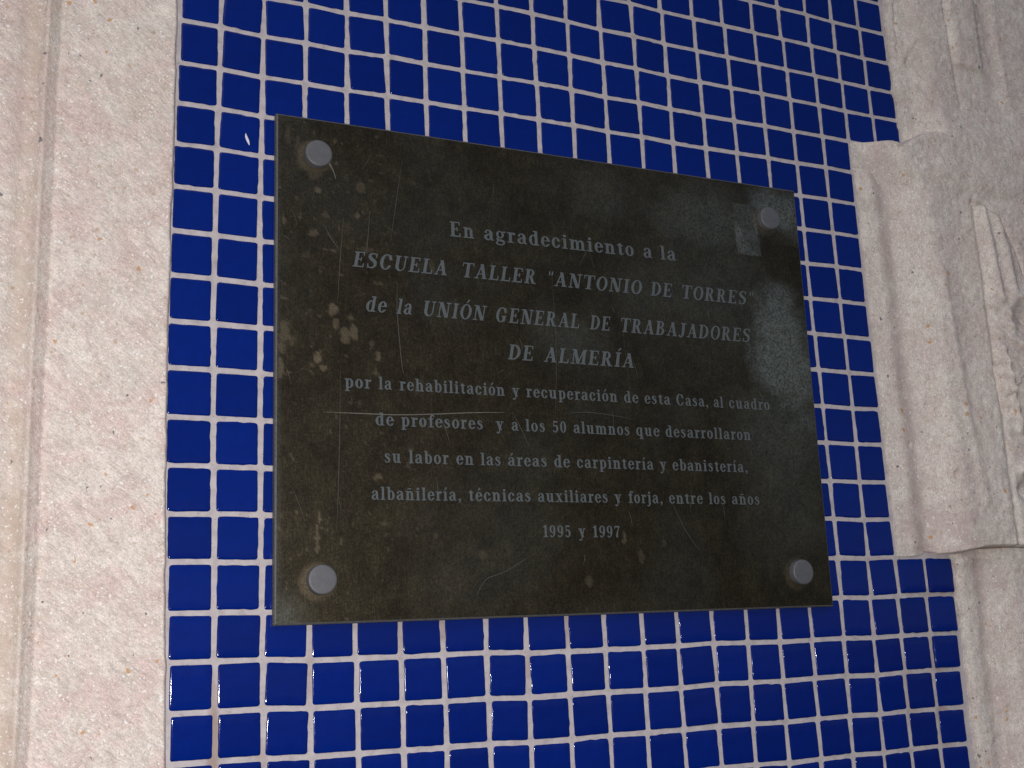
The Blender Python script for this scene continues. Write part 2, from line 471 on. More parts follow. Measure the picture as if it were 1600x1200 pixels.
def RL(x, z, h):
    xx = x + 0.05 * fbm(z * 0 + 3.3, z, 0.35, 3, 9)
    return 0.85 * np.exp(-((xx + 2.82) / 0.26) ** 2) * (0.75 + 0.9 * fbm(x, z, 0.8, 3, 12))
xl = nonuni(-22, -4.4, 0.27, -0.0, 0.03, 0.8)
xl = xl[xl <= 0.27]
tl = nonuni(0, 0.33, 0.70, 1.0, 0.0011, 0.02); tl = tl[tl < 1.0]; tl = np.append(tl, 1.0)
stone_patch('stone_block', xl, tl, lambda x: x * 0 + 15.0, lambda x: x * 0 - 27.0, HL, RL, M_stone_l, left)

# right jamb: three carved blocks
right = root('stone_jamb', 'weathered grey pink carved stone jamb right of the blue tiles, stepped blocks with worn relief', 'stone jamb', (23, 0, -22))
seam_up = lambda x: np.interp(x, [19.0, 20.7, 20.95, 21.35, 21.9, 22.6, 24, 34], [-0.04, -0.02, 0.22, 0.40, 0.50, 0.40, 0.25, 0.3])
seam_lo = lambda x: np.interp(x, [18.9, 19.6, 20.05, 20.5, 21.0, 21.8, 23.0, 24.5, 34], [-11.94, -11.92, -11.84, -11.90, -11.86, -11.72, -11.70, -11.74, -11.7])
def rough(x, z, a=1.0):
    return a * (0.06 * fbm(x, z, 0.55, 4, 21) + 0.030 * fbm(x, z, 2.6, 4, 22) + 0.038 * fbm(x, z, 7, 4, 23) * (1 + 1.5 * fbm(x, z, .9, 2, 28)))
def HM(x, z, e):
    """middle block"""
    w = 0.22 * fbm(x * 0 + 1.7, z, 0.28, 3, 24) - 0.012 * (z + 6)
    xr = 20.05 + w - 0.75 * sstep(-1.6, -0.1, z)            # where the block starts to rise out of the mortar
    mortar = 0.055 + 0.05 * np.exp(-((x - 19.62 - w * .5) / 0.22) ** 2) * (1 - sstep(-1.4, -0.3, z)) + 0.015 * fbm(x, z, 2, 3, 25)
    rise = sstep(0, 1.25, x - xr)
    h = mortar * (1 - rise) + (0.60 + rough(x, z)) * rise
    h = h - 0.02 * np.exp(-((x - xr - 0.02) / 0.2) ** 2)
    h = h - 0.045 * np.exp(-((x - 22.15 - 0.1 * w) / 0.5) ** 2) * sstep(-11, -4, z) * sstep(-0.6, -2, z) + ridge(x, z, [(21.35, -3.8), (21.5, -5.4), (21.6, -7.8), (21.9, -10.5)], 0.16, 0.05)
    # worn leaf relief on the far side
    x_e = 22.98 + 0.12 * fbm(x * 0, z, 0.5, 3, 27)
    car = sstep(x_e - 0.05, x_e + 0.22, x) * sstep(-1.1, -1.9, z)
    h = h - 0.07 * np.exp(-((x - x_e) / 0.11) ** 2) * sstep(-1.2, -1.9, z)
    leaf1 = ridge(x, z, [(23.1, -1.75), (23.25, -2.8), (23.35, -4.0), (23.4, -4.6)], 0.18, 0.14) + ridge(x, z, [(23.6, -2.0), (23.85, -3.0), (23.95, -4.2)], 0.2, 0.16)
    arc = polydist(x, z, [(22.95, -1.62), (23.45, -1.66), (23.95, -2.05), (24.35, -2.8), (24.6, -3.7), (24.7, -4.8)])
    inside = 1.0 * (((x - 22.6) / 2.0) ** 2 + ((z + 4.6) / 3.0) ** 2 < 1)
    h = h - 0.16 * np.exp(-(arc / 0.07) ** 2) + 0.08 * inside * car
    ripple = 0.03 * np.sin((x * 1.2 + z * 3.1) * 5.0 + 5 * fbm(x, z, 0.7, 3, 29)) * sstep(-3.9, -5.0, z) * sstep(-9.4, -8.8, z)
    curl = np.hypot(x - 24.35, (z + 5.2) * 1.0)
    h = h + car * (leaf1 + ripple * 1.2) + 0.13 * np.exp(-((curl - 0.75) / 0.22) ** 2) * car - 0.20 * np.exp(-(curl / 0.38) ** 2) * car
    h = h + ridge(x, z, [(23.2, -6.1), (23.4, -7.2), (23.55, -8.4)], 0.11, 0.16) * car - ridge(x, z, [(23.0, -6.6), (23.12, -8.0)], 0.08, 0.13)
    h = h + ridge(x, z, [(23.4, -9.6), (23.9, -9.1), (24.5, -8.9)], 0.12, 0.16) - ridge(x, z, [(23.55, -10.15), (24.3, -9.9)], 0.28, 0.34)
    h = h + ridge(x, z, [(21.9, -0.7), (23.0, -0.95), (24.6, -1.0)], 0.35, 0.07) - ridge(x, z, [(22.7, -1.35), (24.8, -1.45)], 0.2, 0.05)
    # pits
    for px, pz, rr, dd in ((21.05, -9.75, 0.055, 0.25), (20.55, -7.8, 0.05, 0.12), (20.75, -7.95, 0.04, 0.1), (19.9, -8.9, 0.04, 0.06), (22.1, -4.4, .04, .1), (20.9, -10.9, .03, .08)):
        h = h - dd * np.exp(-(((x - px) / rr) ** 2 + ((z - pz) / (rr * 1.7)) ** 2))
    # the block ends: sharp arris to the joint above and below
    up = seam_up(x) - z; lo = z - seam_lo(x)
    h = h - 0.18 * (1 - sstep(0, 0.14, up)) * sstep(20.0, 20.6, x) * (1 - sstep(21.2, 22.2, x)) - 0.34 * (1 - sstep(0, 0.032 + 0.02 * fbm(x, z * 0, 1.5, 3, 88), lo)) * sstep(19.95, 20.15, x)
    gap = sstep(20.7, 20.85, x) * (1 - sstep(21.25, 21.5, x))
    h = h - 0.45 * gap * (1 - sstep(0.0, 0.06, up)) - ridge(x, z, [(20.35, -0.22), (20.75, -0.06)], 0.035, 0.10)
    h = h * (0.6 + 0.4 * sstep(19.0, 19.35, x)) + 0.02
    h = h - 0.5 * sstep(0.25, 0, lo) * (x < 20.05) * h
    return h
def RM(x, z, h):
    w = 0.22 * fbm(x * 0 + 1.7, z, 0.28, 3, 24) - 0.012 * (z + 6)
    a = 0.85 * np.exp(-((x - 19.95 - w) / 0.33) ** 2) * (0.7 + 0.9 * fbm(x, z, 0.4, 3, 31))
    b = 0.7 * blob(x, z, 20.4, -11.2, 1.2, 0.7, 3) + 0.4 * blob(x, z, 21.3, -10.6, 0.3, 1.2, 5)
    return np.clip(a + b, 0, 0.9)
def HT(x, z, e):
    """upper block with the foot of a flute"""
    w = 0.15 * fbm(x * 0 + 6.1, z, 0.35, 3, 33)
    rise = sstep(0, 1.0, x - 21.45 - w)
    mort = 0.12 + 0.08 * fbm(x, z, 1.5, 4, 34) + 0.03 * fbm(x, z, 7, 3, 35)
    h = mort * (1 - rise) + (0.42 + rough(x, z, 1.1)) * rise
    h = h + ridge(x, z, [(21.35, 2.9), (21.75, 3.4), (21.95, 4.4), (22.0, 6.5)], 0.2, 0.06) - ridge(x, z, [(21.25, 3.1), (21.3, 4.8)], 0.05, 0.04)
    h = h - ridge(x, z, [(21.45, 2.85), (21.9, 3.55), (21.95, 3.6)], 0.06, 0.035)
    # flute: left lip, raised tongue that stops short, groove to its right
    lx = 23.05 + 0.035 * (4.5 - z) * (z < 4.5)
    h = h - 0.06 * sstep(lx - 0.10, lx + 0.02, x) * (1 - sstep(lx + 0.02, lx + 0.30, x)) * sstep(0.8, 2.6, z)
    ton = sstep(lx + 0.02, lx + 0.18, x) * (1 - sstep(24.15, 24.45, x)) * sstep(2.86, 2.96, z + 0.1 * (x - 23.9))
    h = h + 0.08 * ton
    h = h - 0.09 * np.exp(-((x - 24.75) / 0.42) ** 2) * sstep(0.9, 2.6, z) - 0.05 * np.exp(-((x - 23.8) / 0.6) ** 2 - ((z - 2.5) / 0.5) ** 2)
    h = h + ridge(x, z, [(25.2, 7), (25.1, 4), (25.25, 2.2)], 0.15, 0.04)
    h = h + 0.06 * fbm(x, z, 3.5, 3, 36) * blob(x, z, 21.9, 2.2, 0.5, 1.6, 6)
    z0 = z - seam_up(x)
    h = h - 0.05 * (1 - sstep(0, 0.12, z0)) * (1 - sstep(21.3, 21.9, x)) - 0.3 * sstep(20.7, 20.85, x) * (1 - sstep(21.25, 21.5, x)) * (1 - sstep(0.0, 0.05, z0))
    k = 1 - sstep(0, 1.4, z0)
    h = h * (1 - k) + k * (mort * (1 - rise) + (0.60 + rough(x, z) + 0.10 * np.exp(-((x - 21.9) / .5) ** 2) * 0) * rise)
    return h * (0.6 + 0.4 * sstep(20.95, 21.3, x)) + 0.01
def RT(x, z, h):
    return np.clip(0.45 * blob(x, z, 22.0, 3.6, 0.4, 2.2, 8) + 0.3 * blob(x, z, 24.6, 4.2, 0.3, 2, 9) + 0.25 * blob(x, z, 23.2, 1.4, 1.2, .7, 10), 0, 0.9)
def HB(x, z, e):
    """lower block"""
    w = 0.2 * fbm(x * 0 + 2.1, z, 0.4, 3, 38)
    rise = sstep(0, 1.1, x - 21.75 - w)
    mort = 0.10 + 0.06 * fbm(x, z, 1.8, 4, 39)
    h = mort * (1 - rise) + (0.38 + rough(x, z)) * rise
    h = h - 0.05 * np.exp(-((x - 21.75 - w) / 0.22) ** 2)
    h = h + 0.05 * fbm(x, z, 3.0, 4, 41) * blob(x, z, 21.7, -14.4, 0.5, 2.6, 11)
    lo = seam_lo(x) - z
    h = h - 0.30 * (1 - sstep(0, 0.035, lo)) * sstep(20.0, 20.2, x) + 0.12 * np.exp(-((lo - 0.22) / 0.2) ** 2) * (1 - sstep(22, 23, x))
    return h * (0.6 + 0.4 * sstep(20.95, 21.2, x)) + 0.01
def RB(x, z, h):
    w = 0.2 * fbm(x * 0 + 2.1, z, 0.4, 3, 38)
    return np.clip(0.8 * np.exp(-((x - 21.85 - w - 0.04 * (-z - 14)) / 0.32) ** 2) * (0.7 + 1.2 * fbm(x, z, 0.7, 4, 42)) + 0.55 * blob(x, z, 22.1, -12.6, 0.5, 0.6, 12), 0, 0.9)

def tspan(L, a, b, fine=0.035, coarse=0.6):
    """parameter 0..1 over a length L, fine between a and b"""
    q = nonuni(0, a, b, L, fine, coarse); q = q[q < L]; return np.append(q, L) / L
xm = nonuni(19.06, 19.06, 26.2, 40, 0.034, 0.8)
stone_patch('stone_block', xm, tspan(12, 0, 12), seam_up, seam_lo, HM, RM, M_stone_r, right, wob=0.05)['label'] = 'middle block with the worn leaf relief'
xt = nonuni(20.91, 20.91, 28.0, 40, 0.034, 0.8)
o = stone_patch('stone_block', xt, tspan(15, 7.5, 15), lambda x: x * 0 + 15.2, seam_up, HT, RT, M_stone_r, right, wob=0.16); o['label'] = 'upper block with the foot of a flute'
xb = nonuni(20.95, 20.95, 26.0, 40, 0.034, 0.8)
o = stone_patch('stone_block', xb, tspan(15, 0, 7), seam_lo, lambda x: x * 0 - 27.0, HB, RB, M_stone_r, right, wob=0.09); o['label'] = 'lower block beneath the cracked joint'

# ------------------------------------------------------------------ the plaque
plaque = root('memorial_plaque', 'dark tarnished bronze plaque with Spanish inscription, fixed on the blue tiles by four round caps', 'plaque', (9.4, 0, -13.2))
PD = 0.225
PC = [(2.275, -2.03), (16.64, -1.97), (16.56, -13.17), (2.24, -13.28)]
nu, nv = 330, 260
uu, vv = np.meshgrid(np.linspace(0, 1, nu), np.linspace(0, 1, nv))
def quad(u, v, k): return (1 - v) * ((1 - u) * PC[0][k] + u * PC[1][k]) + v * ((1 - u) * PC[3][k] + u * PC[2][k])
X = quad(uu, vv, 0); Z = quad(uu, vv, 1)
pat = 0.50 * blob(X, Z, 15.75, -6.6, 0.85, 1.9, 1, 0.6, 1.3, 1.4)
pat = np.maximum(pat, 0.48 * blob(X, Z, 16.0, -2.75, 1.1, 0.75, 2, 0.6, 1.2, 1.4) * (Z > -3.6))
pat = np.maximum(pat, 0.24 * blob(X, Z, 13.6, -3.2, 1.4, 0.9, 3, 0.8, 1.2, 0.9))
pat = np.maximum(pat, 0.13 * blob(X, Z, 13.6, -4.8, 2.0, 1.8, 4, 0.9, 1.4, 0.9))
pat = np.maximum(pat, 0.20 * blob(X, Z, 15.6, -9.0, 1.2, 2.6, 5, 0.8, 1.0, 0.8))
pat = np.maximum(pat, 0.16 * blob(X, Z, 9.35, -6.7, 0.8, 0.6, 6, 0.8, 1.2, 1.2))
pat = np.maximum(pat, 0.11 * blob(X, Z, 11.5, -5.3, 0.7, 0.9, 7, 0.8, 1.2, 1.2))
pat = np.maximum(pat, 0.12 * blob(X, Z, 10.6, -2.8, 0.8, 0.6, 8, 0.8, 1.2, 1.2))
pat = np.maximum(pat, 0.06 * sstep(-0.1, 0.3, fbm(X, Z, 0.5, 5, 9)))
pat = np.maximum(pat, 0.22 * (1 - sstep(0.0, 0.9, np.hypot(X - 2.3, (Z + 13.2) * 1.0))))
pat = np.maximum(pat, 0.12 * (1 - sstep(0.0, 0.16, X - 2.25)))
tp = ((X > 14.54 + (Z + 2.6) * -0.03) & (X < 15.32) & (Z < -2.55) & (Z > -3.98)).astype(float)
pat = np.maximum(pat, tp * (0.36 + 0.4 * fbm(X, Z, 3, 4, 10)))
pat = pat * (1 - 0.75 * blob(X, Z, 15.9, -3.75, 0.55, 0.7, 11, 0.3, 0.6) * (1 - tp))
dirt_glow = np.zeros_like(X)
for i, (cx, cz, rx, rz, a) in enumerate(((3.53, -6.50, .11, .13, .7), (3.16, -7.63, .10, .14, .75), (3.27, -7.84, .08, .07, .65), (3.78, -7.08, .13, .17, .6), (3.98, -7.0, .08, .16, .6), (3.57, -6.82, .07, .14, .55),
        (3.91, -6.65, .07, .06, .45), (4.54, -7.46, .07, .13, .65), (4.49, -7.83, .04, .1, .5), (2.36, -7.20, .13, .33, .45), (2.33, -7.97, .06, .22, .55), (3.13, -11.46, .05, .16, .6), (3.18, -11.15, .045, .16, .6), (3.12, -11.75, .04, .12, .5),
        (3.10, -3.30, .24, .22, .30), (3.20, -3.74, .12, .09, .6), (3.05, -3.22, .06, .06, .55), (3.08, -4.77, .12, .10, .45), (4.21, -3.47, .10, .14, .35), (4.10, -4.26, .05, .1, .55), (4.50, -10.18, .07, .05, .55), (4.41, -10.24, .05, .05, .5),  # first entry paints the soft glow reflected below the upper left cap
        (10.57, -11.46, .06, .13, .5), (9.55, -12.5, .09, .12, .35), (2.40, -4.48, .03, .15, .6), (2.50, -2.5, .06, .2, .25), (2.72, -2.8, .05, .4, .25), (4.34, -5.0, .2, .06, .3), (4.4, -7.2, .06, .08, .35), (2.6, -7.3, .05, .1, .3),
        (11.67, -11.64, .08, .12, .3), (7.0, -4.7, .05, .10, .25), (5.9, -5.3, .06, .14, .3), (2.9, -5.3, .12, .12, .2), (6.9, -11.9, .1, .1, .25), (11.0, -12.0, .07, .2, .3), (3.35, -4.3, .1, .06, .3), (8.0, -7.0, .08, .12, .3), (5.8, -11.5, .05, .05, .3))):
    dirt_glow = np.maximum(dirt_glow, 0.62 * a * blob(X, Z, cx, cz, rx * 0.88, rz * 0.92, i, 0.14, 2.2, 0.45 / max(min(rx, rz), .05)))
for cx, cz, a in ((3.17, -2.89, .34), (15.64, -2.92, .22), (15.61, -12.35, .22), (3.185, -12.41, .34)):  # warm reflection of each cap, painted as a ring towards lower left
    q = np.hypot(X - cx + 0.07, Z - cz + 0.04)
    dirt_glow = np.maximum(dirt_glow, a * (1 - sstep(0.33, 0.46, q)) * (0.9 + 0.8 * fbm(X, Z, 4, 3, 71)))
sp = fbm(X, Z, 9, 2, 70)
dirt_glow = np.maximum(dirt_glow, 0.30 * sstep(0.30, 0.38, sp) * (1 - sstep(3.0, 8.0, X)))
drel = 0.006 * fbm(X, Z, 0.4, 3, 60)
V = [np.stack([ORG[0] + X.ravel() * U, ORG[1] - (PD + drel.ravel()) * U, ORG[2] + Z.ravel() * U], 1)]
F = grid_faces(nu, nv).tolist()
pv, pdirt_glow = [pat.ravel()], [dirt_glow.ravel()]
mesh_obj('plate', V[0], F, M_plaque, plaque, attrs={'patina': pat, 'dirt_glow': dirt_glow})
# the bevelled edge and the sides down to the tiles
loop = [i for i in range(nu)] + [k * nu + nu - 1 for k in range(1, nv)] + [(nv - 1) * nu + i for i in range(nu - 2, -1, -1)] + [k * nu for k in range(nv - 2, 0, -1)]
base = V[0][loop]
cxm, czm = 9.43, -7.6
rings = []
ex = np.sign(base[:, 0] - (ORG[0] + cxm * U)) * (np.abs(base[:, 0] - (ORG[0] + cxm * U)) > 7.12 * U)
ez = np.sign(base[:, 2] - (ORG[2] + czm * U)) * (np.abs(base[:, 2] - (ORG[2] + czm * U)) > 5.50 * U)
for off, d in ((0, None), (0.022, PD - 0.014), (0.042, PD - 0.040), (0.044, 0.052)):
    q = base.copy(); q[:, 0] += ex * off * U; q[:, 2] += ez * off * U
    if d is not None: q[:, 1] = ORG[1] - d * U
    rings.append(q)
n = len(loop); F = []
for k in range(3):
    for i in range(n):
        j = (i + 1) % n
        F.append((k * n + i, k * n + j, (k + 1) * n + j, (k + 1) * n + i))
F.append(tuple(3 * n + i for i in range(n)))
mesh_obj('edge', np.concatenate(rings), F, M_edge, plaque, smooth=False)

def lathe(prof, seg=40):
    v, f = [], []
    for r, d in prof:
        for s in range(seg):
            a = 2 * math.pi * s / seg
            v.append((r * math.cos(a), d, r * math.sin(a)))
    m = len(prof)
    for k in range(m - 1):
        for s in range(seg):
            t = (s + 1) % seg
            f.append((k * seg + s, k * seg + t, (k + 1) * seg + t, (k + 1) * seg + s))
    f.append(tuple((m - 1) * seg + s for s in range(seg)))
    return v, f
cv, cf = lathe([(0.315, 0), (0.315, 0.14), (0.308, 0.165), (0.29, 0.178), (0.265, 0.180), (0.1, 0.182)])
first = None
for cx, cz in ((3.17, -2.89), (15.64, -2.92), (15.61, -12.35), (3.185, -12.41)):
    P0 = W(cx, PD - 0.002, cz)
    if first is None:
        first = mesh_obj('fixing_cap', [(P0[0] + x * U, P0[1] - d * U, P0[2] + z * U) for x, d, z in cv], cf, M_cap, plaque, loc=P0)
        md = first.modifiers.new('w', 'WEIGHTED_NORMAL') if False else None
    else:
        o = first.copy(); S.collection.objects.link(o); o.parent = plaque
        o.location = Vector(P0) - plaque.location

def ribbon(name, lines, mat, parent, d0, depth=0.006):
    """thin raised or cut lines, each a list of (x, z, width)"""
    v, f = [], []
    for pts in lines:
        P = np.array(pts, float)
        if len(P) > 2:
            t = np.linspace(0, len(P) - 1, (len(P) - 1) * 5 + 1)
            out = []
            for q in t:
                i = min(int(q), len(P) - 2); a = q - i
                p0, p1, p2, p3 = P[max(i - 1, 0)], P[i], P[i + 1], P[min(i + 2, len(P) - 1)]
                out.append(0.5 * (2 * p1 + (p2 - p0) * a + (2 * p0 - 5 * p1 + 4 * p2 - p3) * a * a + (3 * p1 - p0 - 3 * p2 + p3) * a ** 3))
            P = np.array(out)
        tg = np.gradient(P[:, :2], axis=0); nn = np.stack([-tg[:, 1], tg[:, 0]], 1); nn /= np.linalg.norm(nn, axis=1)[:, None] + 1e-9
        b = len(v)
        for p, q in zip(P, nn):
            hw = max(p[2], 0.002) / 2
            v += [W(p[0] - q[0] * hw, d0, p[1] - q[1] * hw), W(p[0], d0 + depth, p[1]), W(p[0] + q[0] * hw, d0, p[1] + q[1] * hw)]
        for i in range(len(P) - 1):
            a = b + 3 * i
            f += [(a, a + 3, a + 4, a + 1), (a + 1, a + 4, a + 5, a + 2)]
    return mesh_obj(name, v, f, mat, parent)

def L(pts, w, taper=True):
    n = len(pts); return [(x, z, w * (0.35 if taper and i in (0, n - 1) else 1)) for i, (x, z) in enumerate(pts)]
SD = PD + 0.008
ribbon('scratch', [L([(3.27, -8.82), (4.06, -8.81), (4.95, -8.80), (5.86, -8.74), (6.81, -8.66), (7.6, -8.62)], 0.022)], M_scratch, plaque, SD)['label'] = 'long bright horizontal scratch above the sixth line'
ribbon('scratch', [L([(6.72, -12.78), (6.97, -12.43), (7.45, -12.26), (8.27, -11.82)], 0.020)], M_scratch_f, plaque, SD)['label'] = 'curved scratch near the lower edge'
fs = [L([(5.21, -2.7), (5.03, -3.84), (4.88, -4.79)], .014), L([(4.40, -4.07), (4.33, -4.85), (4.28, -5.1)], .018), L([(3.78, -4.3), (3.69, -5.23), (3.61, -6.36)], .018),
      L([(3.3, -4.51), (3.46, -4.8), (3.66, -5.08)], .016), L([(5.02, -5.7), (5.01, -6.46), (5.08, -7.5), (5.13, -7.87)], .018), L([(12.0, -10.71), (12.31, -11.33), (12.69, -11.83)], .016),
      L([(9.12, -8.57), (9.72, -8.51), (10.34, -8.54), (11.04, -8.62)], .018), L([(5.37, -6.97), (5.56, -7.05)], .02), L([(6.44, -7.5), (6.76, -7.72)], .012), L([(10.08, -4.41), (10.19, -4.86)], .012),
      L([(3.66, -7.81), (3.62, -9.59), (3.54, -11.39)], .013), L([(4.74, -4.37), (5.01, -4.53)], .016), L([(3.25, -3.45), (3.1, -3.75), (3.05, -4.0)], .012), L([(9.0, -5.1), (9.02, -7.0), (8.9, -8.6)], .010), L([(10.9, -6.4), (11.0, -8.2)], .009)]
g = np.random.default_rng(5)
for k in range(46):
    x0 = 2.5 + 13.8 * g.random() ** 1.5; z0 = -2.4 - 10.4 * g.random(); a = math.pi / 2 + g.normal(0, 0.5); ln = 0.15 + 0.7 * g.random() ** 2
    fs.append(L([(x0, z0), (x0 + math.cos(a) * ln * .5 + .02, z0 + math.sin(a) * ln * .5), (x0 + math.cos(a) * ln, z0 + math.sin(a) * ln)], 0.007 + .005 * g.random()))
ribbon('fine_scratches', fs, M_scratch_f, plaque, SD, 0.004)['kind'] = 'stuff'
ribbon('fibre', [[(3.43, -2.99, .05), (3.50, -3.12, .035), (3.56, -3.25, .022), (3.60, -3.40, .02)]], M_scratch, plaque, SD, 0.02)
ribbon('paint_fleck', [[(1.585, -2.52, .012), (1.60, -2.60, .05), (1.64, -2.70, .055), (1.67, -2.79, .012)]], M_paint, wall, 0.058, 0.008)

# ------------------------------------------------------------------ lettering
STEP = 0.026
class Glyph:
    def __init__(s, adv):
        s.adv = adv
        s.x = np.arange(-0.12, adv + 0.14, STEP); s.y = np.arange(-0.34, 1.36, STEP)
        s.X, s.Y = np.meshgrid(s.x, s.y); s.f = np.full(s.X.shape, 9.0)
    def add(s, f): s.f = np.minimum(s.f, f); return s
    def box(s, x0, x1, y0, y1):
        return np.maximum(np.maximum(x0 - s.X, s.X - x1), np.maximum(y0 - s.Y, s.Y - y1))
    def B(s, *a):
        return s.add(s.box(*a))
    def cut(s, *a):
        s.f = np.maximum(s.f, -s.box(*a)); return s
    def ell(s, cx, cy, rx, ry):
        return (np.sqrt(((s.X - cx) / rx) ** 2 + ((s.Y - cy) / ry) ** 2) - 1) * min(rx, ry)
    def ring(s, cx, cy, rx, ry, tx, ty, clip=None):
        f = np.maximum(s.ell(cx, cy, rx, ry), -s.ell(cx, cy, rx - tx, ry - ty))
        if clip: f = np.maximum(f, s.box(*clip))
        return s.add(f)
    def S(s, pts, smooth=True):
        P = np.array(pts, float)
        if smooth and len(P) > 2:
            out = []
            for i in range(len(P) - 1):
                p0, p1, p2, p3 = P[max(i - 1, 0)], P[i], P[i + 1], P[min(i + 2, len(P) - 1)]
                for a in np.linspace(0, 1, 7)[:-1]:
                    out.append(0.5 * (2 * p1 + (p2 - p0) * a + (2 * p0 - 5 * p1 + 4 * p2 - p3) * a * a + (3 * p1 - p0 - 3 * p2 + p3) * a ** 3))
            P = np.array(out + [P[-1]])
        for (x0, y0, w0), (x1, y1, w1) in zip(P[:-1], P[1:]):
            vx, vy = x1 - x0, y1 - y0
            t = np.clip(((s.X - x0) * vx + (s.Y - y0) * vy) / (vx * vx + vy * vy + 1e-12), 0, 1)
            s.add(np.hypot(s.X - x0 - t * vx, s.Y - y0 - t * vy) - (w0 + (w1 - w0) * t) / 2)
        return s
    def clipy(s, a, b): s.f = np.maximum(s.f, np.maximum(a - s.Y, s.Y - b)); return s
    def par(s, xa, xb, ya, yb, w):
        """slanted stroke of horizontal width w from (xa,ya) to (xb,yb)"""
        t = (s.Y - ya) / (yb - ya); c = xa + (xb - xa) * t
        k = 1 / math.hypot(1, (xb - xa) / (yb - ya))
        return s.add(np.maximum((np.abs(s.X - c) - w / 2) * k, np.maximum(min(ya, yb) - s.Y, s.Y - max(ya, yb))))

SF = 0.075
def stem(g, x, y0, y1, w, sb=True, stp=True, e=0.085):
    g.B(x, x + w, y0, y1)
    if sb: g.B(x - e, x + w + e, y0, y0 + SF)
    if stp: g.B(x - e, x + w + e, y1 - SF, y1)
    return g
def acute(g, x, y): g.S([(x - 0.05, y, 0.06), (x + 0.07, y + 0.17, 0.12)], False)
CW, LW, XH = 0.195, 0.17, 0.715

